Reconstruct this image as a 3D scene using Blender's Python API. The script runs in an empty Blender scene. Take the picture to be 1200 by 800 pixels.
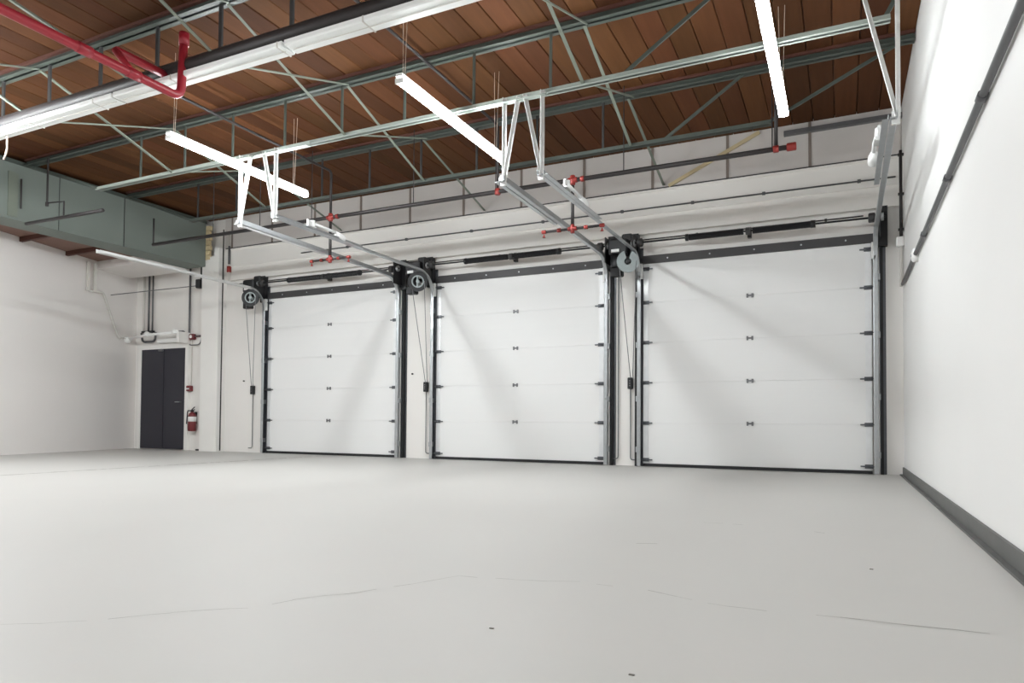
import bpy, math, random
from mathutils import Vector, Matrix
random.seed(7)
SC = bpy.context.scene
COL = SC.collection

# ------------------------------------------------------------------ camera, world, exposure
F_PX, Y0 = 809.6, 473.06
YAW, PITCH, ROLL, CAM_H = 25.623, 1.488, 0.433, 0.644
cd = bpy.data.cameras.new('camera')
cam = bpy.data.objects.new('camera', cd); COL.objects.link(cam)
cd.sensor_fit = 'HORIZONTAL'; cd.sensor_width = 36.0
cd.lens = 36.0 * F_PX / 1200.0
cd.shift_x = 0.0; cd.shift_y = (Y0 - 400.0) / 1200.0
cd.clip_start = 0.05; cd.clip_end = 200
_y, _p, _r = (math.radians(a) for a in (YAW, PITCH, ROLL))
_F = Vector((-math.sin(_y)*math.cos(_p), math.cos(_y)*math.cos(_p), math.sin(_p)))
_R = Vector((math.cos(_y), math.sin(_y), 0)); _U = _R.cross(_F)
_R2 = _R*math.cos(_r) + _U*math.sin(_r); _U2 = _U*math.cos(_r) - _R*math.sin(_r)
cam.matrix_world = Matrix(((_R2.x, _U2.x, -_F.x, 0), (_R2.y, _U2.y, -_F.y, 0), (_R2.z, _U2.z, -_F.z, CAM_H), (0, 0, 0, 1)))
SC.camera = cam

w = bpy.data.worlds.new('world'); SC.world = w; w.use_nodes = True
w.node_tree.nodes['Background'].inputs[0].default_value = (0.6, 0.63, 0.66, 1)
w.node_tree.nodes['Background'].inputs[1].default_value = 0.3
SC.view_settings.view_transform = 'Standard'
SC.view_settings.look = 'None'
SC.view_settings.gamma = 1.0
SC.view_settings.use_curve_mapping = False
SC.view_settings.exposure = 0.0
TUBE_STRENGTH = 138.0
try:
    SC.cycles.use_denoising = True
    SC.cycles.max_bounces = 10
    SC.cycles.diffuse_bounces = 7
except Exception:
    pass

# ------------------------------------------------------------------ materials
def lin(c):
    c = c/255.0
    return c/12.92 if c <= 0.04045 else ((c+0.055)/1.055)**2.4
def rgb(r, g, b): return (lin(r), lin(g), lin(b), 1.0)

def mat(name, col, rough=0.6, metal=0.0, var=0.08, scale=6.0, bump=0.0, bscale=40.0, stretch=None, spec=None, random_tint=0.0):
    m = bpy.data.materials.new(name); m.use_nodes = True
    nt = m.node_tree; N = nt.nodes; L = nt.links
    b = N['Principled BSDF']
    b.inputs['Roughness'].default_value = rough
    b.inputs['Metallic'].default_value = metal
    if spec is not None: b.inputs['Specular IOR Level'].default_value = spec
    tc = N.new('ShaderNodeTexCoord'); mp = N.new('ShaderNodeMapping')
    L.new(tc.outputs['Object'], mp.inputs['Vector'])
    if stretch: mp.inputs['Scale'].default_value = stretch
    nz = N.new('ShaderNodeTexNoise'); nz.inputs['Scale'].default_value = scale; nz.inputs['Detail'].default_value = 5
    L.new(mp.outputs['Vector'], nz.inputs['Vector'])
    mix = N.new('ShaderNodeMix'); mix.data_type = 'RGBA'
    mix.inputs['A'].default_value = tuple(max(0, c*(1-var)) for c in col[:3]) + (1,)
    mix.inputs['B'].default_value = tuple(min(1, c*(1+var)) for c in col[:3]) + (1,)
    L.new(nz.outputs['Fac'], mix.inputs['Factor'])
    out = mix.outputs['Result']
    if random_tint:
        oi = N.new('ShaderNodeObjectInfo')
        hs = N.new('ShaderNodeHueSaturation')
        mr = N.new('ShaderNodeMapRange')
        mr.inputs['To Min'].default_value = 1-random_tint; mr.inputs['To Max'].default_value = 1+random_tint
        L.new(oi.outputs['Random'], mr.inputs['Value'])
        L.new(mr.outputs['Result'], hs.inputs['Value'])
        mh = N.new('ShaderNodeMath'); mh.operation = 'MULTIPLY'; mh.inputs[1].default_value = 7.31
        fr = N.new('ShaderNodeMath'); fr.operation = 'FRACT'
        L.new(oi.outputs['Random'], mh.inputs[0]); L.new(mh.outputs[0], fr.inputs[0])
        mr2 = N.new('ShaderNodeMapRange'); mr2.inputs['To Min'].default_value = 0.494; mr2.inputs['To Max'].default_value = 0.506
        L.new(fr.outputs[0], mr2.inputs['Value']); L.new(mr2.outputs['Result'], hs.inputs['Hue'])
        L.new(out, hs.inputs['Color']); out = hs.outputs['Color']
    L.new(out, b.inputs['Base Color'])
    if bump:
        n2 = N.new('ShaderNodeTexNoise'); n2.inputs['Scale'].default_value = bscale; n2.inputs['Detail'].default_value = 4
        L.new(mp.outputs['Vector'], n2.inputs['Vector'])
        bp = N.new('ShaderNodeBump'); bp.inputs['Strength'].default_value = bump; bp.inputs['Distance'].default_value = 0.01
        L.new(n2.outputs['Fac'], bp.inputs['Height']); L.new(bp.outputs['Normal'], b.inputs['Normal'])
    return m

def emit(name, col, s):
    m = bpy.data.materials.new(name); m.use_nodes = True
    N = m.node_tree.nodes
    b = N['Principled BSDF']
    b.inputs['Base Color'].default_value = (0.8, 0.8, 0.8, 1)
    b.inputs['Emission Color'].default_value = col
    b.inputs['Emission Strength'].default_value = s
    return m

M = {}
M['wall'] = mat('white_wall_paint', rgb(231, 230, 228), 0.55, 0, 0.02, 1.2, 0.05, 60)
M['wall_left'] = mat('left_wall_paint', rgb(226, 222, 219), 0.6, 0, 0.025, 1.5, 0.05, 60)
M['wall_back'] = mat('back_wall_paint', rgb(232, 229, 225), 0.55, 0, 0.03, 1.5, 0.08, 30)
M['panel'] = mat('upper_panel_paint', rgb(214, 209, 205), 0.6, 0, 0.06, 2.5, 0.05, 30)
M['lintel'] = mat('lintel_paint', rgb(229, 226, 221), 0.5, 0, 0.05, 3.0, 0.1, 20, (0.3, 1, 1))
M['floor'] = mat('grey_epoxy_floor', rgb(188, 186, 182), 0.48, 0, 0.03, 0.8, 0.03, 25, spec=0.3)
M['crack'] = mat('floor_crack', rgb(120, 116, 110), 0.9)
M['base'] = mat('dark_rubber_base', rgb(92, 92, 90), 0.55, 0, 0.15, 5)
M['bulk'] = mat('grey_green_drywall', rgb(114, 122, 116), 0.7, 0, 0.06, 1.0)
M['wood'] = mat('roof_plank_wood', rgb(85, 53, 32), 0.75, 0, 0.26, 1.6, 0.1, 9, (9, 0.6, 1), spec=0.12, random_tint=0.32)
M['nailer'] = mat('red_brown_timber', rgb(84, 48, 38), 0.7, 0, 0.25, 3, 0.1, 12, (1, 9, 9))
M['dark_wood'] = mat('brown_lower_ceiling', rgb(122, 92, 80), 0.75, 0, 0.2, 3, 0, 9, (6, 1, 1))
M['tan'] = mat('bare_tan_wood', rgb(205, 188, 150), 0.7, 0, 0.15, 6)
M['joist_mid'] = mat('mid_green_steel_paint', rgb(112, 119, 108), 0.5, 0.0, 0.1, 5)
M['joist_pale_lit'] = mat('pale_lit_green_steel', rgb(148, 156, 148), 0.45, 0.0, 0.1, 5)  # lighter tone carries the lamplight on the hanger joist's bottom chord
M['joist'] = mat('green_grey_steel_paint', rgb(70, 77, 71), 0.5, 0.0, 0.12, 5)
M['joist_dark'] = mat('dark_and_shaded_steel', rgb(52, 52, 52), 0.5, 0.0, 0.2, 5)  # real dark parts, and the shade put on one bottom chord
M['black'] = mat('black_metal', rgb(34, 34, 36), 0.45, 0.2, 0.2, 8)
M['rubber'] = mat('black_rubber', rgb(30, 30, 32), 0.6, 0, 0.2, 8)
M['galv'] = mat('galvanised_steel', rgb(178, 181, 183), 0.36, 0.85, 0.15, 14)
M['galv_pale'] = mat('pale_galvanised_angle', rgb(214, 214, 212), 0.5, 0.3, 0.07, 14)
M['door'] = mat('door_section_white', rgb(231, 231, 230), 0.42, 0, 0.012, 2.0, 0.12, 26, (0.05, 1, 6))
M['stile'] = mat('bright_end_stile', rgb(228, 229, 230), 0.35, 0.35, 0.1, 8)
M['header'] = mat('charcoal_header', rgb(58, 57, 58), 0.5, 0, 0.12, 8)
M['mandoor'] = mat('dark_blue_grey_door', rgb(44, 43, 52), 0.45, 0, 0.08, 3)
M['frame'] = mat('white_frame', rgb(236, 234, 230), 0.45, 0, 0.03, 4)
M['white'] = mat('white_enamel', rgb(235, 235, 233), 0.4, 0, 0.02, 5)
M['strip'] = mat('white_strip_housing', rgb(236, 238, 236), 0.4, 0, 0.02, 5)
M['red'] = mat('red_pipe_paint', rgb(150, 36, 48), 0.38, 0, 0.1, 6)
M['redfit'] = mat('red_fitting', rgb(140, 44, 38), 0.45, 0.1, 0.3, 25)
M['dark_red'] = mat('dark_red_enamel', rgb(112, 40, 44), 0.5, 0, 0.1, 10)
M['pipe'] = mat('black_pipe', rgb(48, 44, 44), 0.5, 0.2, 0.2, 10)
M['conduit'] = mat('grey_conduit', rgb(120, 120, 122), 0.45, 0.5, 0.1, 10)
M['dconduit'] = mat('dark_grey_conduit', rgb(96, 96, 98), 0.5, 0.3, 0.12, 10)
M['wconduit'] = mat('painted_conduit', rgb(205, 202, 196), 0.5, 0, 0.05, 10)
M['galv_dark'] = mat('dark_galvanised_steel', rgb(96, 98, 102), 0.4, 0.7, 0.2, 14)
M['wheel'] = mat('grey_wheel', rgb(150, 158, 158), 0.45, 0.4, 0.1, 10)
M['conduit_brown'] = mat('brown_batten', rgb(134, 122, 114), 0.6)
M['cord'] = mat('beige_cord', rgb(206, 190, 174), 0.6)
M['tube'] = emit('lamp_diffuser', (0.955, 1.0, 1.018, 1), TUBE_STRENGTH)
M['tube_low'] = emit('dimmed_lamp_diffuser', (0.955, 1.0, 1.018, 1), TUBE_STRENGTH*.33)  # upper right lamp, dimmed so the right wall does not burn out
M['tube_mid'] = emit('added_lamp_diffuser', (0.955, 1.0, 1.018, 1), TUBE_STRENGTH*.62)  # weaker glow for lamps added out of view

# ------------------------------------------------------------------ mesh helpers
ORG = {}
class MB:
    def __init__(s): s.v = []; s.f = []
    def quadbox(s, P):          # 8 points: bottom 4 then top 4
        b = len(s.v); s.v += [tuple(p) for p in P]
        s.f += [tuple(b+i for i in q) for q in ((0,3,2,1),(4,5,6,7),(0,1,5,4),(1,2,6,5),(2,3,7,6),(3,0,4,7))]
        return s
    def box(s, x0, x1, y0, y1, z0, z1):
        return s.quadbox([(x0,y0,z0),(x1,y0,z0),(x1,y1,z0),(x0,y1,z0),(x0,y0,z1),(x1,y0,z1),(x1,y1,z1),(x0,y1,z1)])
    def cbox(s, x0, x1, y0, y1, z0, z1, c):      # box with chamfered vertical edges on all sides (beveled look)
        pts = [(x0+c,y0),(x1-c,y0),(x1,y0+c),(x1,y1-c),(x1-c,y1),(x0+c,y1),(x0,y1-c),(x0,y0+c)]
        cx, cy = (x0+x1)/2, (y0+y1)/2
        def ring(z, k):
            b = len(s.v)
            for x, y in pts: s.v.append((cx+(x-cx)*k, cy+(y-cy)*k, z))
            return b
        kk = 1 - 2*c/max(min(x1-x0, y1-y0), 1e-6)*0.7
        r = [ring(z0, kk), ring(z0+c, 1), ring(z1-c, 1), ring(z1, kk)]
        for a in range(3):
            for i in range(8):
                j = (i+1) % 8
                s.f.append((r[a]+i, r[a]+j, r[a+1]+j, r[a+1]+i))
        s.f.append(tuple(r[0]+i for i in reversed(range(8)))); s.f.append(tuple(r[3]+i for i in range(8)))
        return s
    def bar(s, p, q, wd, ht, up=(0, 0, 1)):
        p, q = Vector(p), Vector(q); d = (q-p).normalized(); u = Vector(up)
        if abs(d.dot(u)) > 0.98: u = Vector((0, 1, 0))
        a = d.cross(u).normalized(); b = a.cross(d)
        a *= wd/2; b *= ht/2
        return s.quadbox([p-a-b, p+a-b, q+a-b, q-a-b, p-a+b, p+a+b, q+a+b, q-a+b])
    def angle(s, p, q, leg, th, up=(0, 0, 1), flip=1):    # L-angle
        p, q = Vector(p), Vector(q); d = (q-p).normalized(); u = Vector(up)
        if abs(d.dot(u)) > 0.98: u = Vector((0, 1, 0))
        a = d.cross(u).normalized()*flip; b = (a.cross(d)*flip).normalized()
        prof = [(0,0),(leg,0),(leg,th),(th,th),(th,leg),(0,leg)]
        return s.sweep([p, q], prof, a, b)
    def sweep(s, path, prof, a=None, b=None):  # straight extrusion of a closed profile with fixed frame
        n = len(prof); base = len(s.v)
        for P in path:
            for x, y in prof: s.v.append(tuple(Vector(P)+a*x+b*y))
        for k in range(len(path)-1):
            for i in range(n):
                j = (i+1) % n
                s.f.append((base+k*n+i, base+k*n+j, base+(k+1)*n+j, base+(k+1)*n+i))
        s.f.append(tuple(base+i for i in reversed(range(n)))); s.f.append(tuple(base+(len(path)-1)*n+i for i in range(n)))
        return s
    def tube(s, path, r, n=8):
        P = [Vector(p) for p in path]; base = len(s.v)
        d0 = (P[1]-P[0]).normalized()
        u = Vector((0, 0, 1)) if abs(d0.z) < 0.9 else Vector((0, 1, 0))
        a = d0.cross(u).normalized()
        for k, p in enumerate(P):
            if k == 0: d = d0
            elif k == len(P)-1: d = (P[k]-P[k-1]).normalized()
            else: d = ((P[k]-P[k-1]).normalized()+(P[k+1]-P[k]).normalized()).normalized()
            a = (a - d*a.dot(d)).normalized(); b = d.cross(a)
            rr = r[k] if isinstance(r, (list, tuple)) else r
            for i in range(n):
                t = 2*math.pi*i/n; s.v.append(tuple(p+(a*math.cos(t)+b*math.sin(t))*rr))
        for k in range(len(P)-1):
            for i in range(n):
                j = (i+1) % n
                s.f.append((base+k*n+i, base+k*n+j, base+(k+1)*n+j, base+(k+1)*n+i))
        s.f.append(tuple(base+i for i in reversed(range(n)))); s.f.append(tuple(base+(len(P)-1)*n+i for i in range(n)))
        return s
    def build(s, name, m, parent=None, smooth=False):
        if parent is None:
            xs = [v[0] for v in s.v]; ys = [v[1] for v in s.v]; zs = [v[2] for v in s.v]
            org = Vector(((min(xs)+max(xs))/2, (min(ys)+max(ys))/2, min(zs)))
        else: org = ORG[parent.name]
        me = bpy.data.meshes.new(name)
        me.from_pydata([tuple(Vector(v)-org) for v in s.v], [], s.f)
        me.update()
        if smooth:
            for p in me.polygons: p.use_smooth = len(p.vertices) == 4
        me.materials.append(M[m])
        o = bpy.data.objects.new(name, me); COL.objects.link(o)
        if parent is None: o.location = org
        else: o.parent = parent
        ORG[o.name] = org
        return o
def bm(): return MB()
def tag(o, label, cat, group=None):
    o['label'] = label; o['category'] = cat
    if group: o['group'] = group
    return o
def thing(name, loc, label=None, cat=None, group=None):
    o = bpy.data.objects.new(name, None); COL.objects.link(o); o.location = loc; o.empty_display_size = 0.1
    ORG[o.name] = Vector(loc)
    if label: tag(o, label, cat, group)
    return o
def struct(o, label=None):
    o['kind'] = 'structure'
    if label: o['label'] = label
    return o
def arc(c, r, a0, a1, n, plane='yz'):
    out = []
    for i in range(n+1):
        t = math.radians(a0+(a1-a0)*i/n)
        if plane == 'yz': out.append((c[0], c[1]+r*math.cos(t), c[2]+r*math.sin(t)))
        elif plane == 'xz': out.append((c[0]+r*math.cos(t), c[1], c[2]+r*math.sin(t)))
        else: out.append((c[0]+r*math.cos(t), c[1]+r*math.sin(t), c[2]))
    return out
def bend(pts, r=0.08, n=4):      # round the corners of a polyline
    P = [Vector(p) for p in pts]; out = [P[0]]
    for k in range(1, len(P)-1):
        a = (P[k-1]-P[k]); b = (P[k+1]-P[k]); rr = min(r, a.length*.45, b.length*.45)
        p0 = P[k]+a.normalized()*rr; p1 = P[k]+b.normalized()*rr
        for i in range(n+1):
            t = i/n; out.append(p0*(1-t)**2+P[k]*2*t*(1-t)+p1*t*t)
    out.append(P[-1]); return out

# ------------------------------------------------------------------ room shell
XL, XR, YB, YF, ZC = -14.1, 0.70, 10.15, -8.0, 4.758
FL = struct(bm().box(-15.0, XR+.15, YF-.15, YB+.3, -0.15, 0.0).build('floor', 'floor'), 'pale grey painted concrete floor with hairline cracks')
wr = struct(bm().box(XR, XR+.15, YF-.15, YB+.3, 0, 5.2).build('wall_right', 'wall'), 'smooth white wall on the right')
wb = struct(bm().box(-15.0, XR, YB, YB+.2, 0, 5.2).build('wall_back', 'wall_back'), 'white back wall holding the three garage doors')
wf = struct(bm().box(-15.0, XR, YF-.15, YF, 0, 5.2).build('wall_front', 'wall'))
wl = MB()
LW = [(-14.1, YB), (-13.0, 6.6), (-13.0, YF)]
for (a, b) in zip(LW[:-1], LW[1:]):
    wl.quadbox([(a[0]-.15,a[1],0),(a[0],a[1],0),(b[0],b[1],0),(b[0]-.15,b[1],0),(a[0]-.15,a[1],5.2),(a[0],a[1],5.2),(b[0],b[1],5.2),(b[0]-.15,b[1],5.2)])
wl = struct(wl.build('wall_left', 'wall_left'), 'off-white wall on the left')
# roof deck above the planks
ce = struct(bm().box(-15.0, XR+.15, YF-.15, YB+.3, ZC+.04, ZC+.2).build('ceiling', 'nailer'), 'brown wooden plank roof deck')
PW = 0.262
NX = int((XR+11.95)/PW)
rows_mesh = {}
def plank_mesh(L):
    if L not in rows_mesh:
        h = PW/2-.004; c = .006
        b = MB()
        sec = [(-h, .034), (-h, c), (-h+c, 0), (h-c, 0), (h, c), (h, .034)]
        for y in (0, L):
            for x, z in sec: b.v.append((x, y, z))
        n = 6
        for i in range(n):
            j = (i+1) % n; b.f.append((i, j, n+j, n+i))
        b.f.append(tuple(range(n))); b.f.append(tuple(reversed(range(n, 2*n))))
        me = bpy.data.meshes.new('plank'); me.from_pydata(b.v, [], b.f); me.update(); me.materials.append(M['wood'])
        rows_mesh[L] = me
    return rows_mesh[L]
ORG['ceiling'] = ORG[ce.name]
cuts = [[YF, 4.7, 8.21, YB], [YF, 3.0, 6.5, YB], [YF, 4.7, 6.5, YB], [YF, 3.0, 8.21, YB]]
for i in range(NX):
    x = XR - PW*(i+.5)
    cc = cuts[(i*7 + (i//3)) % 4]
    for a, b in zip(cc[:-1], cc[1:]):
        L = round(b-a-.006, 3)
        o = bpy.data.objects.new('plank', plank_mesh(L)); COL.objects.link(o)
        o.parent = ce
        o.location = Vector((x, a+.003, ZC+random.uniform(-.004, .003))) - ORG[ce.name]

# bulkhead (soffit girder cover) between the bays
bk = bm().box(-12.25, -11.73, YF, 9.93, 3.76, 4.64)
bk = struct(bk.build('trim_1', 'bulk'), 'grey-green boxed-in girder below the roof at the left')
bm().box(-12.27, -11.71, YF, 9.94, 4.64, 4.70).build('cap_rail', 'joist', bk)
bm().box(-11.735, -11.722, 8.15, 8.16, 3.76, 4.64).build('joint', 'joist_dark', bk)
bm().box(-11.735, -11.722, 7.0, 7.006, 3.76, 4.64).build('joint', 'joist_dark', bk)
bm().box(-11.735, -11.712, 6.22, 6.36, 3.80, 4.50).build('paler_plate', 'joist_mid', bk)  # paler upright plate on the girder face
bm().tube([(-11.70, 6.40, 3.95), (-11.70, 6.40, 4.42)], .012, 6).build('rod', 'pipe', bk)
e = MB()
for k in range(7):
    e.box(-11.80, -11.62-(k % 2)*.025, 9.935, 10.0, 3.90+k*.10, 3.99+k*.10)
e.build('stepped_board_edge', 'tan', bk)
# lower brown ceiling of the left bay
lc = struct(bm().box(-14.3, -12.2, YF, YB, 3.86, 3.95).build('ceiling_left', 'dark_wood'), 'brown lower ceiling of the left bay')
for y in (5.2, 6.2, 7.2, 8.2):
    bm().box(-14.2, -12.25, y, y+.06, 3.78, 3.86).build('beam', 'nailer', lc)
struct(bm().box(-14.1, -12.25, 9.0, 9.9, 3.70, 3.86).build('trim_2', 'wall_left'), 'pale soffit beam before the back wall of the left bay')
# pilaster
pil = struct(bm().box(-11.84, -11.36, 9.95, YB, 0, 3.96).build('trim_3', 'frame'), 'white pilaster right of the dark double door')
bm().box(-11.50, -11.36, 9.945, YB, 3.96, 4.12).build('cap_block', 'frame', pil)
bm().box(-12.12, -11.85, 10.10, YB, 0.0, 0.03).build('dark_floor_plate', 'black', pil)
# back wall: lintel bands, upper panels
lt = struct(bm().box(-11.35, XR, 10.07, YB, 3.47, 4.07).build('trim_4', 'lintel'), 'white horizontal lintel beam above the garage doors')
bm().box(-11.35, XR, 10.05, 10.10, 4.07, 4.10).build('ledge_board', 'lintel', lt)
bm().box(-11.35, XR, 10.10, 10.13, 4.09, 4.135).build('shadow_gap_board', 'joist_dark', lt)
bm().box(-11.35, XR, 10.045, 10.08, 3.73, 3.75).build('lip', 'lintel', lt)
bm().box(-11.35, XR, 10.06, 10.09, 3.455, 3.475).build('lip', 'lintel', lt)
x = XR-.02; k = 0
while x > -11.4:
    wd = 1.08
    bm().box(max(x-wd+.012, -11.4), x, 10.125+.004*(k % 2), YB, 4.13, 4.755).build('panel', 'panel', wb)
    x -= wd; k += 1
    bm().box(x-.012, x+.024, 10.112, 10.15, 4.135, 4.75).build('batten', 'conduit_brown', wb)
bm().bar((-2.31, 10.105, 4.14), (-1.04, 10.105, 4.72), .02, .05).build('diagonal_board', 'tan', wb)
bm().box(-.72, XR, 10.06, 10.13, 4.60, 4.66).build('ledger', 'conduit', wb)
# baseboard right
struct(bm().box(XR-.018, XR, YF, YB, 0, .10).build('baseboard_right', 'base'), 'dark grey rubber base along the right wall')
bm().box(XR-.05, XR-.018, YF, YB, 0, .012).build('base_toe', 'base', bpy.data.objects['baseboard_right'])

# floor cracks, seam
def ribbon(name, pts, wd, m, gaps=0.0):
    b = MB(); z = .0012
    for (p, q) in zip(pts[:-1], pts[1:]):
        p = Vector((p[0], p[1], 0)); q = Vector((q[0], q[1], 0)); L = (q-p).length
        n = max(1, int(L/.06)); prev = p; side = Vector((-(q-p).y, (q-p).x, 0)).normalized()
        for i in range(1, n+1):
            c = p.lerp(q, i/n) + side*random.uniform(-.008, .008)
            if random.random() > gaps:
                w2 = wd*random.uniform(.4, 1.0)/2; k0 = len(b.v)
                b.v += [tuple(prev+side*w2+Vector((0,0,z))), tuple(prev-side*w2+Vector((0,0,z))), tuple(c-side*w2+Vector((0,0,z))), tuple(c+side*w2+Vector((0,0,z)))]
                b.f.append((k0, k0+1, k0+2, k0+3))
            prev = c
    return b.build(name, m, FL)
ribbon('crack', [(-2.37,1.27),(-2.17,1.41),(-2.02,1.6),(-1.84,1.76),(-1.78,1.91),(-1.64,2.11),(-1.54,2.3),(-1.44,2.52),(-1.22,2.56)], .0035, 'crack', .15)
ribbon('crack', [(-1.22,2.56),(-.96,2.65),(-.68,2.64),(-.44,2.55),(-.24,2.54),(-.01,2.57),(.17,2.57),(.34,2.58),(.47,2.59)], .004, 'crack', .4)
ribbon('crack', [(-1.12,3.62),(-1.0,3.63),(-.9,3.68),(-.82,3.72)], .007, 'crack', .45)
ribbon('crack', [(-.82,4.6),(-.4,4.62),(-.1,4.5)], .006, 'crack', .65)
ribbon('seam', [(-8.51,0.5),(-8.52,9.9)], .05, 'crack', .1)
for x, y in ((.11,3.48),(-.99,1.93),(-.49,1.74)):
    bm().cbox(x-.008, x+.008, y-.004, y+.004, 0, .003, .001).build('chip', 'crack', FL)

# ------------------------------------------------------------------ roof joists
JY = [9.97, 8.21, 6.49, 4.70, 2.95]
ZT, ZB = 4.65, 4.02
def joist(y, label, xb0, xb1, chord='joist', nxt=None, dark=False, webs=True):
    t = thing('roof_joist', (-5.5, y, ZB), label, 'joist')
    a = bm()
    for s_ in (-1, 1):
        a.angle((-11.72, y+s_*.012, ZT), (XR-.01, y+s_*.012, ZT), .075, .009, flip=s_)
    a.build('top_chord', 'joist', t)
    bm().box(-11.72, XR-.01, y-.045, y+.045, ZT+.076, ZC-.001).build('timber_nailer', 'nailer', t)
    a = bm()
    for s_ in (-1, 1):
        a.angle((xb0, y+s_*.012, ZB), (xb1, y+s_*.012, ZB), .055, .008, flip=s_)
    a.build('bottom_chord', chord, t)
    if webs:
        x = -5.4 - .9*5; xs = []
        while x < xb1-.3:
            if x > xb0+.05 : xs.append(x)
            x += .9
        for x in xs:
            if x > -2.0: continue
            bm().bar((x, y, ZB), (x, y, ZT+.03), .042 if dark else .026, .02, (0, 1, 0)).build('web', 'joist_dark' if dark or y > 7 else 'joist', t)
    # diagonals at the right end, left end bearing diagonal
    for (xa, xc) in ((-1.95, -1.0), (xb1-.05, min(XR-.03, xb1+1.3))):
        bm().bar((xa, y, ZB+.02), (xc, y, ZT+.02), .035, .02, (0, 1, 0)).build('end_diagonal', 'joist', t)
    bm().bar((xb0+.03, y, ZB+.02), (-11.68, y, ZT+.02), .035, .02, (0, 1, 0)).build('end_diagonal', 'joist', t)
    if nxt is not None:
        for x in (-8.36, -5.36, -2.36):
            zt2 = ZB+.02
            bm().angle((x, y+.02, ZT), (x, nxt-.0, zt2), .035, .006).build('cross_brace', 'joist_mid', t)
            if nxt < 9.5:
                bm().tube([(x+.05, y, ZB+.03), (x+.05, nxt, ZT)], .011, 6).build('cross_brace', 'joist_mid', t)
    return t
joist(2.95, 'steel roof joist nearest the viewer, mostly out of frame at the top left', -10.0, .2, nxt=4.70)
bm().angle((-7.0, 2.97, ZT), (-6.49, 4.69, 4.03), .035, .006).build('cross_brace', 'joist_mid', bpy.data.objects['roof_joist'])
joist(4.70, 'steel roof joist above the white strip housings with its bottom chord coloured dark for shade', -10.0, .2, chord='joist_dark', nxt=6.49, dark=True)  # bottom chord darkened in colour to hold its shade
joist(6.49, 'green-grey steel roof joist with lamplight coloured into its bottom chord, carrying the track hangers', -9.95, .37, chord='joist_pale_lit', nxt=8.21)
j3 = joist(8.21, 'green-grey steel roof joist nearest the garage doors, above the black sprinkler pipe', -10.06, -.72)
for x in (-8.4, -5.4, -2.4):
    bm().angle((x, 8.23, ZT), (x, 10.11, 4.16), .035, .006).build('cross_brace', 'joist_mid', j3)

# black tube added for the shaded dark band along the second visible joist
tag(bm().tube([(-11.6, 4.60, 4.065), (XR-.05, 4.60, 4.065)], .074, 14).build('black_pipe', 'pipe', smooth=True), 'added black tube standing for the shaded band above the white strip housings', 'pipe')

# unlit white strip housings under that joist
for i, (a, b, lab) in enumerate(((-9.05, -6.76, 'unlit white strip light housing at the left end of its row under the roof joist'),
                                 (-6.73, -4.45, 'unlit white strip light housing passing behind the red pipe elbow'),
                                 (-4.42, -2.14, 'unlit white strip light housing right of the red pipe, reaching the top edge'))):
    t = thing('strip_light', ((a+b)/2, 4.61, 3.93), lab, 'light', 'unlit strip lights')
    h = bm(); h.sweep([(a, 4.61, 3.95), (b, 4.61, 3.95)], [(-.085, 0), (-.075, -.012), (.075, -.012), (.085, 0), (.085, .035), (-.085, .035)], Vector((0, 1, 0)), Vector((0, 0, 1)))
    h.build('housing', 'strip', t)
    bm().box(a+.03, b-.03, 4.607, 4.613, 3.933, 3.939).build('lens_ridge', 'wconduit', t)
    for x in ((a+.85, b-.06) if i else (a+.87, b-.3)):
        bm().box(x, x+.014, 4.522, 4.70, 3.935, 3.988).build('clip', 'wconduit', t)

# ------------------------------------------------------------------ linear lamps
def lamp(x, y0, y1, z, label, m='tube'):
    t = thing('linear_lamp', (x, (y0+y1)/2, z), label, 'lamp', 'glowing linear lamps')
    bm().box(x-.034, x+.034, y0, y1, z+.034, z+.06).build('housing', 'white', t)
    d = MB(); prof = [(.046*math.cos(math.radians(a)), .046*math.sin(math.radians(a))) for a in range(-194, 15, 16)]
    d.sweep([(x, y0+.02, z+.01), (x, y1-.02, z+.01)], prof, Vector((1, 0, 0)), Vector((0, 0, 1)))
    d.build('diffuser', m, t, True)
    for y in (y0, y1-.02):
        bm().box(x-.045, x+.045, y+.004, y+.016, z-.03, z+.02).build('end_cap', 'white', t)
    for y in (y0+.08, y1-.25):
        bm().tube([(x-.01, y, z+.06), (x-.03, y+.02, ZC)], .003, 5).build('hanger_wire', 'cord', t)
        bm().tube([(x+.01, y, z+.06), (x+.03, y+.02, ZC)], .003, 5).build('hanger_wire', 'cord', t)
    return t
LZ = 3.77
lamp(-6.72, 5.16, 7.35, LZ, 'glowing linear lamp hung above the leftmost garage door tracks, crossing their hanger straps')
lamp(-3.66, 5.18, 7.38, LZ, 'glowing linear lamp hung in the middle, ending left of the V-shaped hanger straps')
lamp(-.53, 5.24, 7.40, LZ, 'glowing linear lamp at the upper right, pointing straight down in the photo', 'tube_low')
lamp(-6.00, .75, 2.95, LZ, 'glowing linear lamp just at the top left corner beside the red pipe')
lamp(-10.7, 2.4, 4.6, LZ, 'added glowing linear lamp left of the frame, lengthwise')  # unseen lamp added to brighten the left wall and left door
lamp(-2.2, .75, 2.95, LZ, 'added glowing linear lamp out of view overhead in front of the viewer', 'tube_mid')  # unseen lamp added as fill for the near part of the room
tl = lamp(-9.05, 2.9, 5.1, 3.9, 'added glowing linear lamp left of the frame, set crosswise before the grey-green girder')  # unseen lamp added and turned broadside to brighten the left wall
tl.rotation_euler = (0, 0, math.pi/2)
for x, nm in ((-10.2, 'left'), (-5.2, 'middle'), (-.3, 'right')):
    lamp(x, -3.8, -1.6, LZ, '%s one of three added glowing linear lamps behind the viewer' % nm, 'tube_mid')  # fill row added out of view behind the camera

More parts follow.
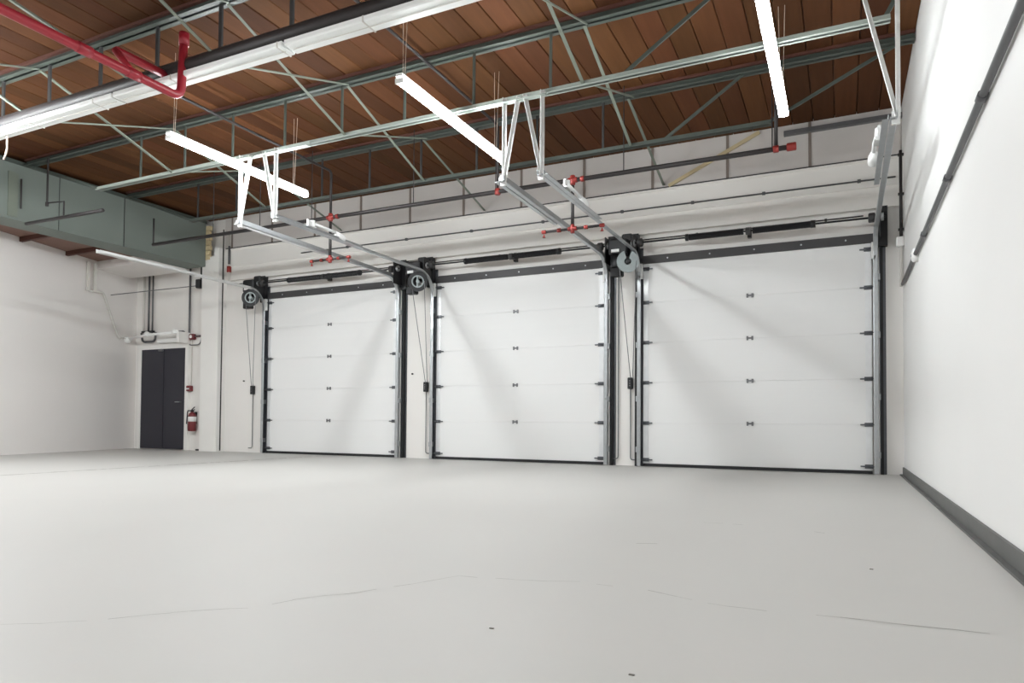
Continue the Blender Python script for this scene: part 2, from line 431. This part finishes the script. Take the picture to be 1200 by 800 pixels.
# ------------------------------------------------------------------ garage doors
TRACKS = []
def garage_door(n, x0, x1, label, tl, tr):
    d = thing('door_%d' % n, ((x0+x1)/2, 10.12, 0)); struct(d, label)
    H = .597; zb = .045
    for k in range(5):
        z = zb+k*H
        s = bm()
        y0, y1 = 10.10, 10.148
        c = .0025
        s.sweep([(x0, 0, 0), (x1, 0, 0)], [(y1, z+.0004), (y0+c, z+.0004), (y0, z+c), (y0, z+H-c), (y0+c, z+H-.0004), (y1, z+H-.0004)], Vector((0, 1, 0)), Vector((0, 0, 1)))
        p = s.build('door_section', 'door', d)
        for (xa, xb2) in ((x0+.0, x0+.075), (x1-.075, x1)):
            bm().box(xa, xb2, 10.092, 10.101, z+.015, z+H-.015).build('end_stile', 'stile', p)
        if k < 4:
            zz = z+H
            xm = (x0+x1)/2
            h = bm().box(xm-.045, xm+.045, 10.088, 10.1, zz-.010, zz+.012)
            h.box(xm-.045, xm-.02, 10.086, 10.1, zz-.028, zz+.028); h.box(xm+.02, xm+.045, 10.086, 10.1, zz-.028, zz+.028)
            h.build('hinge', 'conduit', d)
    bm().box(x0, x1, 10.09, 10.148, .004, .045).build('bottom_seal', 'rubber', d)
    hb = bm().box(x0-.02, x1+.02, 10.075, 10.148, 3.01, 3.13).build('header_seal', 'header', d)
    for f in (.12, .32, .52, .72, .9):
        xx = x0+(x1-x0)*f
        bm().tube([(xx, 10.068, 3.07), (xx, 10.08, 3.07)], .012, 6).build('bolt', 'galv', hb)
    for s_, xx in ((-1, x0), (1, x1)):
        for zz in (.10, .641, 1.237, 1.833, 2.429, 2.93):
            h = bm()
            a = xx - s_*.09
            h.box(min(a, xx+s_*.01), max(a, xx+s_*.01), 10.075, 10.092, zz-.026, zz+.026)
            h.box(min(a-s_*.05, xx), max(a-s_*.05, xx), 10.07, 10.09, zz-.009, zz+.009)
            h.tube([(xx-s_*.05, 10.06, zz), (xx+s_*.055, 10.03, zz)], .009, 6)
            h.tube([(xx+s_*.035, 10.035, zz), (xx+s_*.06, 10.03, zz)], .026, 8)
            h.build('roller_hinge', 'galv_dark', d)
    return d
D = [(-10.14, -7.10), (-6.28, -3.29), (-2.68, .34)]
garage_door(1, *D[0], 'white sectional garage door on the left, nearest the dark double door', 0, 0)
garage_door(2, *D[1], 'white sectional garage door in the middle of the three', 0, 0)
garage_door(3, *D[2], 'white sectional garage door on the right beside the right wall', 0, 0)

HT = 3.165
def track(x, side, label, pale_end=False, tip=6.38, dx=0.0):
    """side -1: track left of its door, +1: right"""
    t = thing('door_track', (x, 10.0, 0), label, 'door track', 'garage door tracks')
    prof = [(-.030, -.028), (.026, -.028), (.030, -.022), (.030, .022), (.026, .028), (.016, .028), (.016, .024), (.024, .022), (.024, -.022), (-.030, -.024)]
    def rail(name, path, m):
        b = MB(); P = [Vector(p) for p in path]; n = len(prof); base = 0
        for k, p in enumerate(P):
            if k == 0: dd = P[1]-P[0]
            elif k == len(P)-1: dd = P[k]-P[k-1]
            else: dd = (P[k]-P[k-1]).normalized()+(P[k+1]-P[k]).normalized()
            dd.normalize()
            nn = Vector((0, -dd.z, dd.y)) if True else None   # in-plane normal
            for (u, v) in prof: b.v.append(tuple(p+Vector((-side*v, 0, 0))*1.0+nn*u))
        for k in range(len(P)-1):
            for i in range(n):
                j = (i+1) % n; b.f.append((k*n+i, k*n+j, (k+1)*n+j, (k+1)*n+i))
        b.f.append(tuple(reversed(range(n)))); b.f.append(tuple((len(P)-1)*n+i for i in range(n)))
        return b.build(name, m, t)
    R = .34; yv = 10.03
    rail('vertical_rail', [(x, yv, .01), (x, yv, HT-R)], 'galv')
    rail('curved_rail', arc((x, yv-R, HT-R), R, 0, 90, 8), 'galv')
    rail('horizontal_rail', [(x, yv-R, HT), (x+dx, tip, HT+.02)], 'galv_pale' if x < -10 else 'galv')
    # reinforcing angle along the rear part of the horizontal rail
    bm().angle((x+dx-side*.036, tip+.02, HT-.01), (x+dx*.5-side*.036, tip+1.7, HT-.02), .05, .005, flip=-side).build('stiffener_angle', 'galv_pale' if pale_end else 'galv', t)
    # jamb angle and weather strip behind the vertical rail
    bm().angle((x+side*.045, 10.148, 0.0), (x+side*.045, 10.148, HT+.1), .075, .006, (0, -1, 0), flip=1).build('jamb_angle', 'galv_dark', t)
    bm().box(min(x+side*.05, x+side*.085), max(x+side*.05, x+side*.085), 10.10, 10.148, 0, HT-.1).build('weather_strip', 'rubber', t)
    for z in (.25, 1.0, 1.8, 2.55):
        b = bm().box(x+side*.028 if side > 0 else x-.05, x+.05 if side > 0 else x-.028, 10.02, 10.14, z-.04, z+.04)
        b.tube([(x-.0, 10.0, z), (x+.0, 10.01, z)], .012, 6)
        b.build('track_bracket', 'galv', t)
    # top bearing plate
    xa, xb2 = (x+side*.02, x+side*.14) if side > 0 else (x+side*.14, x+side*.02)
    b = bm().box(xa, xb2, 10.05, 10.13, 2.95, 3.47)
    b.box(x-.006+side*.05, x+.006+side*.05, 9.80, 10.10, 3.02, 3.40)
    b.build('bearing_plate', 'black', t)
    bm().tube([(x+side*.03, 9.90, 3.29), (x+side*.09, 9.90, 3.29)], .05, 10).build('bearing', 'galv', t, True)
    bm().box(min(x-side*.0, x-side*.05), max(x-side*.0, x-side*.05), 10.0, 10.06, 2.78, 3.0).build('flag_bracket', 'galv_pale', t)
    return t
def hanger(t, x, xtop, yt, m='galv_pale', z0=HT-.02, z1=ZB+.02, zd=None):
    bm().angle((x, yt, z0), (x, yt, z1), .036, .005, (0, -1, 0)).build('hanger_strap', m, t)
    bm().angle((x, yt-.008, z0), (xtop, yt-.008, zd or z1-.02), .036, .005, (0, -1, 0)).build('hanger_strap', m, t)
    bm().box(x-.03, x+.03, yt-.012, yt+.012, HT-.05, HT+.06).build('hanger_plate', m, t)
TX = [(-10.19, -7.04), (-6.33, -3.235), (-2.725, .385)]
HY = 6.43
ta = track(-10.19, -1, 'galvanised track left of the left garage door, near the dark double door', True, 6.66)
tb = track(-7.04, 1, 'galvanised track right of the left garage door, with a pale hanger strap', True, dx=.06)
tc_ = track(-6.33, -1, 'galvanised track left of the middle garage door, carrying a swing-arm lamp', dx=-.05)
td = track(-3.235, 1, 'galvanised track right of the middle garage door, with punched hanger straps', False, dx=.03)
te = track(-2.725, -1, 'galvanised track left of the right garage door, beside the grey chain wheel', dx=-.05)
tf = track(.385, 1, 'galvanised track right of the right garage door, next to the right wall')
hanger(tb, -6.98, -6.80, HY); hanger(tc_, -6.38, -6.58, HY)
hanger(td, -3.205, -3.04, HY); hanger(te, -2.775, -2.97, HY)
hanger(tf, .40, .04, HY, z1=ZC-.01, zd=ZC-.03)
# shelf angle joining the hangers under the joist
for (a, b, lab) in ((-7.20, -5.85, 'pale steel angle bolted under the roof joist above the left pair of hanger straps'), (-3.46, -2.72, 'pale steel angle bolted under the roof joist above the middle pair of hanger straps')):
    tag(bm().angle((a, 6.44, ZB-.045), (b, 6.44, ZB-.045), .07, .008, flip=1).build('support_angle', 'joist_pale_lit'), lab, 'angle')
# C clamp wire loop on chord
# ------------------------------------------------------------------ spring assemblies
SL = ['left', 'middle', 'right']
for i, (a, b) in enumerate(D):
    xm = (a+b)/2; zc, yc = 3.29, 9.90
    t = thing('torsion_spring', (xm, yc, zc), 'black torsion spring shaft above the %s garage door' % SL[i], 'spring', 'torsion spring shafts')
    bm().tube([(a-.12, yc, zc), (b+.16, yc, zc)], .013, 8).build('shaft', 'black', t, True)
    for s_ in (-1, 1):
        x1 = xm+s_*.80; x0 = xm+s_*.06
        n = 150; P = [] ; R_ = []
        for k in range(n+1):
            P.append((x0+(x1-x0)*k/n, yc, zc)); R_.append(.047 if k % 2 else .042)
        bm().tube(P, R_, 10).build('spring', 'black', t)
        bm().tube([(x1-.01, yc, zc), (x1+s_*.05, yc, zc)], .05, 10).build('winding_cone', 'black', t, True)
    c = bm().box(xm-.02, xm+.02, yc-.02, 10.10, zc-.03, zc+.03); c.box(xm-.025, xm+.025, 10.04, 10.12, zc-.05, zc+.09)
    c.tube([(xm-.03, yc, zc), (xm+.03, yc, zc)], .05, 10); c.build('center_bracket', 'joist_dark', t)
    for xx in (a+.0, b-.0):
        bm().tube([(xx-.04, yc, zc), (xx-.03, yc, zc), (xx+.03, yc, zc), (xx+.04, yc, zc)], [.05, .062, .062, .05], 14).build('cable_drum', 'joist_dark', t, True)

# ------------------------------------------------------------------ operators
def operator(x, label, grey=False):
    t = thing('door_operator', (x, 9.93, 2.9), label, 'door opener', 'door openers')
    bm().cbox(x-.19, x+.10, 9.80, 9.98, 3.12, 3.36, .02).build('gearbox', 'black', t)
    bm().tube([(x-.06, 9.84, 2.93), (x-.06, 9.84, 2.95), (x-.06, 9.84, 3.13)], [.085, .095, .095], 16).build('motor', 'black', t, True)
    bm().cbox(x-.15, x+.03, 9.78, 9.90, 2.80, 2.93, .012).build('switch_box', 'black', t)
    bm().cbox(x-.02, x+.14, 9.92, 10.06, 3.30, 3.45, .015).build('brake_box', 'black', t)
    bm().box(x-.14, x-.02, 9.796, 9.80, 3.16, 3.205).build('label_plate', 'white', t)
    bm().box(x-.22, x+.12, 10.0, 10.12, 3.05, 3.10).build('mount_plate', 'black', t)
    # chain wheel: open ring with hub
    c = Vector((x+.14, 9.70, 2.98)); ax = Vector((.45, -.89, 0)).normalized(); u = Vector((-ax.y, ax.x, 0)); v = Vector((0, 0, 1))
    b = MB(); n = 28
    if grey:
        angs = [math.radians(110+ 320*k/n) for k in range(n+1)]; r0, r1 = .05, .16
    else:
        angs = [math.radians(360*k/n) for k in range(n+1)]; r0, r1 = .10, .165
    th = .03
    for a in angs:
        dr = u*math.cos(a)+v*math.sin(a)
        for (r, h) in ((r0, -th), (r1, -th), (r1, th), (r0, th)): b.v.append(tuple(c+dr*r+ax*h*.5))
    for k in range(n):
        for i in range(4):
            j = (i+1) % 4; b.f.append((k*4+i, k*4+j, k*4+4+j, k*4+4+i))
    if grey:
        b.f.append((0, 1, 2, 3)); b.f.append(tuple(n*4+i for i in (3, 2, 1, 0)))
    b.build('chain_wheel', 'wheel' if grey else 'black', t)
    bm().tube([tuple(c-ax*.25), tuple(c+ax*.03)], .03, 10).build('wheel_axle', 'black' if grey else 'wheel', t, True)
    if not grey:
        b = MB(); 
        for k in range(n+1):
            a = 2*math.pi*k/n; dr = u*math.cos(a)+v*math.sin(a)
            b.v += [tuple(c+dr*.085+ax*.017), tuple(c+dr*.105+ax*.017), tuple(c+dr*.105+ax*.005), tuple(c+dr*.085+ax*.005)]
        for k in range(n):
            for i in range(4):
                j = (i+1) % 4; b.f.append((k*4+i, k*4+j, k*4+4+j, k*4+4+i))
        b.build('rim_ring', 'wheel', t)
        bm().box(c.x-.012, c.x+.012, c.y-.02, c.y+.01, c.z-.1, c.z+.1).build('spoke', 'wheel', t)
    return c
cs = [operator(-10.36, 'black electric opener beside the left garage door, next to the white pilaster'),
      operator(-6.56, 'black electric opener between the left and middle garage doors'),
      operator(-2.95, 'black electric opener with grey chain wheel between the middle and right garage doors', True)]
for i, (c, bx) in enumerate(zip(cs, (-10.55, -6.50, -2.88))):
    wlab = ('left of the left garage door', 'left of the middle garage door', 'left of the right garage door')[i]
    t = thing('hand_chain', (c.x, c.y, 1.25), 'thin steel hand chain hanging in a loop %s' % wlab, 'chain', 'hand chains')
    for s_ in (-1, 1):
        x0 = c.x+s_*.13
        bm().tube([(x0, c.y, c.z), (bx+s_*.02+.03, 10.06, 1.36), (bx+s_*.02+.03, 10.08, 1.30)], .006, 5).build('chain_run', 'conduit', t)
    t = thing('control_station', (bx, 10.12, 1.2), 'small black push-button box on the wall %s' % wlab, 'switch box', 'push-button boxes')
    bm().cbox(bx-.035, bx+.035, 10.07, 10.148, 1.15, 1.32, .008).build('box', 'black', t)
    for z in (1.20, 1.235, 1.27):
        bm().tube([(bx, 10.062, z), (bx, 10.072, z)], .009, 8).build('button', 'conduit', t)
    tag(bm().tube(bend([(bx, 10.12, 1.15), (bx, 10.12, .09), (bx+(.17 if i else -.10), 10.12, .09)], .04), .009, 6).build('conduit', 'conduit', smooth=True),
        'thin steel conduit dropping from the push-button box %s' % wlab, 'conduit', 'push-button conduits')
tag(bm().tube(bend([(-3.07, 10.12, 2.9), (-3.07, 10.12, .10), (-3.17, 10.12, .10)], .04), .008, 6).build('conduit', 'conduit', smooth=True), 'thin vertical conduit right of the middle garage door track', 'conduit')
for x, z, lab in ((-6.80, 1.47, 'small dark bolt on the wall between the left and middle garage doors'), (-10.82, 1.42, 'small dark bolt on the wall left of the left garage door')):
    tag(bm().tube([(x, 10.12, z), (x, 10.15, z)], .014, 8).build('wall_bolt', 'joist_dark'), lab, 'bolt')

# ------------------------------------------------------------------ swing arm lamps on tracks
def dock_lamp(x, y, z, label, L=.52):
    t = thing('swing_arm_lamp', (x, y, HT), label, 'work lamp', 'swing-arm lamps')
    b = bm().box(x-.012, x+.012, y-.10, y+.02, HT+.02, z+.05); b.box(x-.04, x+.04, y-.12, y+.03, HT+.025, HT+.04)
    b.build('mount_plate', 'galv_pale', t)
    bm().tube([(x, y, z-.02), (x, y, z+.06)], .03, 10).build('pivot', 'white', t, True)
    bm().tube([(x, y, z+.02), (x-.02, y+L*.5, z+.03), (x-.02, y+L, z+.02)], .02, 8).build('arm', 'white', t, True)
    bm().tube([(x-.02, y+L-.04, z+.02), (x-.02, y+L, z), (x-.02, y+L+.02, z-.01), (x-.02, y+L+.12, z-.03), (x-.02, y+L+.13, z-.03)], [.025, .042, .052, .05, .04], 14).build('lamp_head', 'white', t, True)
dock_lamp(-6.33, 7.05, 3.23, 'white swing-arm lamp on the track between the left and middle garage doors')
dock_lamp(-2.725, 7.05, 3.24, 'white swing-arm lamp on the track above the red sprinkler cross, middle of the photo')
dock_lamp(.30, 7.05, 3.28, 'white swing-arm lamp on the track next to the right wall')

# ------------------------------------------------------------------ sprinkler pipes
t = thing('sprinkler_pipe', (-5.7, 8.1, 3.7), 'long black sprinkler pipe with red couplings crossing above the garage doors', 'pipe')
PY, PZ = 8.10, 3.69
bm().tube([(-10.87, PY, PZ), (-.50, PY, PZ)], .028, 10).build('main_pipe', 'pipe', t, True)
bm().tube([(-10.86, PY, PZ), (-10.86, PY, 4.15)], .014, 8).build('riser_nipple', 'pipe', t, True)
def fitting(parent, p, ax, r=.045, L=.10, nm='coupling'):
    p = Vector(p); a = Vector(ax)
    b = bm().tube([p-a*L/2, p-a*L/2*.8, p+a*L/2*.8, p+a*L/2], [r*.85, r, r, r*.85], 10)
    return b.build(nm, 'redfit', parent, True)
fitting(t, (-.50, PY, PZ), (1, 0, 0)); fitting(t, (-.66, PY, PZ), (1, 0, 0), .04, .06)
for x in (-9.4, -8.36, -7.3, -5.45, -4.15, -2.4, -.70):
    bm().tube([(x, PY, PZ), (x, PY, ZC)], .007, 6).build('hanger_rod', 'pipe', t)
bm().tube([(-.66, PY, PZ), (-.66, PY, 4.6)], .02, 8).build('riser', 'pipe', t, True)
for xc in (-3.06, -6.93):
    fitting(t, (xc, PY, PZ), (1, 0, 0), .035, .13); fitting(t, (xc, PY, PZ), (0, 0, 1), .034, .12)
    fitting(t, (xc+.13, PY, PZ), (1, 0, 0), .036, .05)
fitting(t, (-4.12, PY, PZ), (0, 0, 1), .04, .08)
bm().tube(bend([(-4.12, PY, PZ), (-4.12, PY, 4.58), (-4.08, 2.0, 4.58)], .06), .017, 8).build('feed_pipe', 'pipe', t, True)
bm().tube(bend([(-6.93, PY, PZ), (-6.93, PY, 4.39), (-6.95, 2.0, 4.40)], .06), .019, 8).build('feed_pipe', 'pipe', t, True)
for xc, zc, lab in ((-3.06, 3.075, 'red sprinkler cross on a black drop pipe between the middle pair of tracks'), (-6.93, 3.06, 'red sprinkler cross on a black drop pipe between the left pair of tracks')):
    t2 = thing('sprinkler_cross', (xc, PY, zc), lab, 'sprinkler', 'sprinkler crosses')
    bm().tube([(xc, PY, zc), (xc, PY, PZ-.07)], .022, 8).build('drop_pipe', 'pipe', t2, True)
    fitting(t2, (xc, PY, zc), (1, 0, 0), .028, .12, 'cross_fitting'); fitting(t2, (xc, PY, zc), (0, 0, 1), .028, .11, 'cross_fitting')
    wdt = .40 if xc > -5 else .36
    bm().tube([(xc-wdt, PY, zc), (xc+wdt*.9, PY, zc)], .017, 8).build('arm_pipe', 'pipe', t2, True)
    for s_ in (-1, 1):
        xx = xc+s_*wdt*.97
        fitting(t2, (xx, PY, zc), (1, 0, 0), .024, .06, 'end_fitting')
        bm().tube([(xx, PY, zc-.03), (xx, PY, zc-.05), (xx, PY, zc-.07), (xx, PY, zc-.072)], [.008, .008, .022, .022], 8).build('sprinkler_head', 'redfit', t2)
    fitting(t2, (xc-wdt*.45, PY, zc), (1, 0, 0), .026, .05)
    fitting(t2, (xc+wdt*.45, PY, zc), (1, 0, 0), .026, .05)
t = thing('sprinkler_branch', (-10.7, 6.40, 3.7), 'short black pipe hung in front of the grey-green girder at the left', 'pipe')
bm().tube([(-11.55, 6.40, 3.69), (-9.68, 6.40, 3.67)], .026, 10).build('main_pipe', 'pipe', t, True)
bm().tube([(-10.60, 6.40, 3.68), (-10.60, 6.40, 3.92), (-11.02, 6.40, 3.95)], .012, 6).build('hanger_rod', 'pipe', t)
bm().tube([(-11.02, 6.40, 3.92), (-11.02, 6.40, 4.65)], .014, 6).build('riser', 'pipe', t)
bm().tube([(-11.02, 6.40, 3.90), (-11.02, 6.40, 3.96)], .025, 8).build('elbow', 'pipe', t)
# red main
t = thing('red_pipe', (-5.75, 3, 3.74), 'thick red sprinkler main with an upturned elbow at the top left', 'pipe')
rp = bend([(-5.76, -6.0, 3.76), (-5.74, 4.54, 3.74), (-5.71, 4.54, 4.34)], .11, 6)
bm().tube(rp, .040, 14).build('main_pipe', 'red', t, True)
for y in (3.6, 4.05):
    bm().tube([(-5.745, y-.06, 3.745), (-5.745, y+.06, 3.745)], .048, 14).build('coupling', 'red', t, True)
bm().tube([(-5.71, 4.54, 4.24), (-5.71, 4.54, 4.36)], .047, 14).build('coupling', 'red', t, True)
bm().tube([(-6.00, 4.05, 4.02), (-5.98, 4.6, 4.02)], .038, 12).build('branch_stub', 'red', t, True)
bm().tube([(-5.75, 4.05, 3.75), (-6.0, 4.05, 4.02)], .032, 10).build('branch_elbow', 'red', t, True)
tag(bm().tube(bend([(-9.05, 4.55, 4.10), (-8.75, 4.62, 4.02), (-8.9, 4.70, 3.80), (-9.0, 4.72, 3.72)], .05), .010, 6).build('hanging_cord', 'cord', smooth=True), 'pale cord hanging from the left end of the white strip housings', 'cord')

# ------------------------------------------------------------------ conduits on the lintel and right wall
t = thing('lintel_conduit', (-5, 10.05, 3.83), 'thin painted conduit along the white lintel above the garage doors', 'conduit')
bm().tube([(-9.3, 10.055, 3.83), (.62, 10.055, 3.83)], .011, 8).build('conduit_run', 'dconduit', t, True)
for x in (-8.2, -6.9, -5.6, -4.3, -3.0, -1.95, -.98, .2):
    bm().box(x-.02, x+.02, 10.035, 10.07, 3.81, 3.85).build('strap', 'dconduit', t)
t = thing('header_conduit', (-5, 10.13, 3.38), 'thin brown conduit just above the torsion spring shafts', 'conduit')
bm().tube([(-11.2, 10.125, 3.385), (.25, 10.125, 3.385)], .009, 6).build('conduit_run', 'pipe', t, True)
for x in (-8.7, -5.1, -1.9, -.2):
    bm().box(x-.015, x+.015, 10.11, 10.149, 3.37, 3.40).build('strap', 'pipe', t)

t = thing('wall_pipe', (.67, 5, 2.39), 'dark grey pipe running along the right wall', 'pipe')
bm().tube([(.672, -4, 2.39), (.672, 9.78, 2.39)], .021, 10).build('pipe_run', 'dconduit', t, True)
for y in (2.0, 4.35, 5.7, 7.3):
    bm().tube([(.672, y-.04, 2.39), (.672, y+.04, 2.39)], .027, 10).build('coupling', 'dconduit', t, True)
t = thing('junction_box', (.66, 8.15, 2.39), 'small white round box on the pipe of the right wall', 'junction box')
bm().tube([(.70, 8.15, 2.385), (.655, 8.15, 2.385), (.64, 8.15, 2.385)], [.07, .07, .05], 16).build('box', 'white', t, True)
bm().tube([(.64, 8.15, 2.385), (.634, 8.15, 2.385)], .015, 8).build('screw', 'conduit', t)
t = thing('corner_pipe', (.66, 9.9, 2.4), 'vertical pipe in the right back corner, black above and white below', 'pipe')
bm().tube([(.665, 9.88, 2.98), (.665, 9.88, 4.1)], .019, 10).build('upper_pipe', 'pipe', t, True)
bm().tube([(.665, 9.88, 2.38), (.665, 9.88, 2.9)], .022, 10).build('lower_pipe', 'wconduit', t, True)
bm().cbox(.61, .70, 9.83, 9.93, 2.88, 3.0, .012).build('box', 'white', t)
for z in (3.1, 3.55, 4.05):
    bm().box(.635, .70, 9.87, 9.92, z-.012, z+.012).build('strap', 'pipe', t)

# ------------------------------------------------------------------ dark double door and its surroundings
d = thing('door_4', (-13.14, 10.12, 0)); struct(d, 'dark blue-grey double door in the left back corner')
for (a, b, nm) in ((-13.83, -13.145, 'left'), (-13.135, -12.45, 'right')):
    l = bm().box(a, b, 10.095, 10.148, .015, 2.15).build('door_leaf', 'mandoor', d)
bm().box(-13.15, -13.115, 10.085, 10.10, .015, 2.15).build('astragal', 'mandoor', d)
h = bm().tube([(-12.56, 10.09, 1.01), (-12.56, 10.04, 1.01)], .012, 8); h.tube([(-12.56, 10.045, 1.01), (-12.69, 10.045, 1.01)], .011, 8)
h.build('lever_handle', 'galv', d)
bm().box(-13.25, -13.13, 10.05, 10.10, 2.10, 2.145).build('door_closer', 'conduit', d)
for (a, b, z0, z1) in ((-13.92, -13.83, 0, 2.24), (-12.45, -12.36, 0, 2.24), (-13.83, -12.45, 2.15, 2.24)):
    bm().box(a, b, 10.08, 10.149, z0, z1).build('door_frame', 'frame', d)

t = thing('wall_lamp', (-13.2, 9.9, 2.42), 'white jointed lamp arm across the wall above the dark double door', 'lamp')
bm().tube([(-13.95, 9.85, 2.36), (-13.35, 9.85, 2.43), (-12.40, 9.85, 2.45)], .028, 10).build('arm', 'white', t, True)
for x, z, r in ((-13.97, 2.355, .075), (-13.35, 2.45, .06), (-12.50, 2.46, .055)):
    bm().tube([(x-r, 9.85, z), (x-r*.7, 9.85, z), (x, 9.85, z), (x+r*.7, 9.85, z), (x+r, 9.85, z)], [r*.3, r*.75, r, r*.75, r*.3], 12).build('joint_knob', 'white', t, True)
bm().box(-12.44, -12.36, 9.85, 10.15, 2.24, 2.46).build('mount_bracket', 'frame', t)
t = thing('wall_box', (-12.9, 10.1, 2.26), 'white rectangular box on the wall above the dark double door', 'box')
bm().cbox(-13.32, -12.52, 10.06, 10.148, 2.28, 2.37, .012).build('lower_cover', 'white', t)
bm().box(-13.28, -12.56, 10.09, 10.148, 2.37, 2.47).build('back_plate', 'frame', t)
t = thing('bent_conduit', (-13.6, 10.1, 2.3), 'dark bowl-shaped conduit bend behind the white lamp arm', 'conduit')
bm().tube(bend([(-13.84, 10.08, 2.52), (-13.80, 10.08, 2.32), (-13.40, 10.08, 2.32), (-13.38, 10.08, 2.52)], .12), .022, 8).build('bend', 'dconduit', t, True)
bm().box(-13.82, -13.46, 10.06, 10.12, 2.52, 2.56).build('collar', 'black', t)
for x, m, r, lab in ((-13.80, 'wconduit', .022, 'white vertical conduit left of two dark ones above the double door'), (-13.64, 'dconduit', .02, 'dark vertical conduit in the middle of three above the double door'), (-13.52, 'dconduit', .016, 'thin dark vertical conduit right of three above the double door')):
    tag(bm().tube([(x, 10.10, 2.5), (x, 10.10, 3.86)], r, 8).build('conduit', m, smooth=True), lab, 'conduit')
tag(bm().tube(bend([(-12.38, 10.11, 4.3), (-12.38, 10.11, 2.42), (-12.45, 10.11, 2.35)], .05), .02, 8).build('conduit', 'dconduit', smooth=True), 'grey vertical conduit rising from the red alarm box above the double door', 'conduit')
tag(bm().tube(bend([(-12.75, 10.09, 2.50), (-12.50, 10.09, 2.50), (-12.44, 10.09, 2.30)], .06), .018, 8).build('conduit', 'dconduit', smooth=True), 'short curved grey conduit at the right end of the white lamp arm', 'conduit')
tag(bm().tube(bend([(-12.44, 10.11, 2.30), (-12.36, 10.11, 2.20), (-12.05, 10.11, 2.20), (-12.0, 10.11, 2.40), (-12.0, 10.11, 3.5)], .08), .012, 6).build('conduit', 'conduit', smooth=True), 'thin conduit looping under the red alarm box to the pilaster', 'conduit')
t = thing('alarm_box', (-12.27, 10.1, 2.30), 'small red alarm box on the wall right above the double door', 'alarm')
bm().cbox(-12.34, -12.20, 10.06, 10.148, 2.31, 2.43, .015).build('box', 'dark_red', t)
bm().tube([(-12.27, 10.05, 2.37), (-12.27, 10.065, 2.37)], .035, 10).build('lens', 'white', t)
bm().tube([(-12.20, 10.11, 2.38), (-11.86, 10.11, 2.38)], .02, 8).build('side_conduit', 'dconduit', t, True)
t = thing('pull_station', (-12.33, 10.1, 1.22), 'small dark red alarm pull station beside the dark double door', 'alarm')
bm().cbox(-12.39, -12.27, 10.06, 10.148, 1.23, 1.35, .012).build('box', 'dark_red', t)
bm().box(-12.37, -12.29, 10.045, 10.06, 1.27, 1.295).build('pull_bar', 'white', t)
tag(bm().tube([(-12.30, 10.12, 1.36), (-12.30, 10.12, 2.30)], .008, 6).build('conduit', 'wconduit', smooth=True), 'thin pale conduit between the red alarm box and the pull station', 'conduit')
t = thing('fire_extinguisher', (-12.17, 10.05, .40), 'red fire extinguisher hung on the wall between the dark double door and the pilaster', 'extinguisher')
ex, ey = -12.17, 10.05
bm().tube([(ex, ey, .40), (ex, ey, .415), (ex, ey, .72), (ex, ey, .77), (ex, ey, .80)], [.07, .082, .082, .055, .025], 16).build('cylinder', 'dark_red', t, True)
bm().tube([(ex, ey, .60), (ex, ey, .70)], .0835, 16).build('paper_label', 'white', t, True)
h = bm().box(ex-.03, ex+.03, ey-.02, ey+.02, .80, .84); h.bar((ex-.02, ey, .84), (ex+.09, ey-.02, .90), .02, .012); h.bar((ex-.02, ey, .825), (ex+.09, ey-.02, .85), .02, .012)
h.build('valve_handle', 'black', t)
bm().tube(bend([(ex-.02, ey-.02, .82), (ex-.10, ey-.03, .83), (ex-.115, ey-.04, .55)], .05), .012, 6).build('hose', 'black', t)
bm().box(ex-.03, ex+.03, ey+.08, 10.148, .55, .80).build('wall_hook', 'black', t)

# left wall pole and cable
t = thing('pale_pole', (-13.8, 9.4, 2.3), 'thin pale pole slanting down the left wall near the corner', 'pole')
bm().tube(bend([(-13.60, 8.75, 3.20), (-13.72, 9.12, 3.24), (-13.86, 9.55, 2.40), (-13.86, 9.62, 2.35)], .06), .02, 8).build('pole', 'wconduit', t, True)
for y in (8.72, 8.86):
    bm().box(-13.62+.0, -13.58, y-.025, y+.025, 3.20, 3.78).build('strap', 'wconduit', t)
bm().tube([(-13.86, 9.60, 2.38), (-13.96, 9.82, 2.37)], .012, 6).build('link_rod', 'wconduit', t)
t = thing('wall_cable', (-12.9, 10.1, 3.35), 'thin grey cable strung to a black box above the double door', 'cable')
bm().tube([(-13.75, 9.3, 3.22), (-12.0, 10.05, 3.42)], .009, 6).build('cable', 'dconduit', t)
bm().cbox(-12.08, -11.96, 9.98, 10.10, 3.36, 3.54, .015).build('black_box', 'black', t)
bm().tube([(-12.02, 10.10, 3.54), (-12.02, 10.10, 3.86)], .03, 8).build('drop', 'black', t)
# thin dark pipe and red valve right of the pilaster
t = thing('valve_pipe', (-11.31, 10.0, 0), 'thin dark pipe with a red valve running down beside the white pilaster', 'pipe')
bm().tube([(-11.325, 10.02, .02), (-11.325, 10.02, 4.5)], .012, 8).build('pipe_run', 'pipe', t, True)
bm().tube([(-11.18, 10.04, 3.38), (-11.18, 10.04, 4.4)], .018, 8).build('pale_pipe', 'wconduit', t, True)
bm().tube([(-11.18, 10.04, 3.62), (-11.18, 10.04, 3.74)], .045, 10).build('valve', 'redfit', t, True)
bm().tube([(-11.18, 10.04, 3.78), (-11.18, 10.04, 4.15)], .024, 8).build('collar', 'dconduit', t, True)
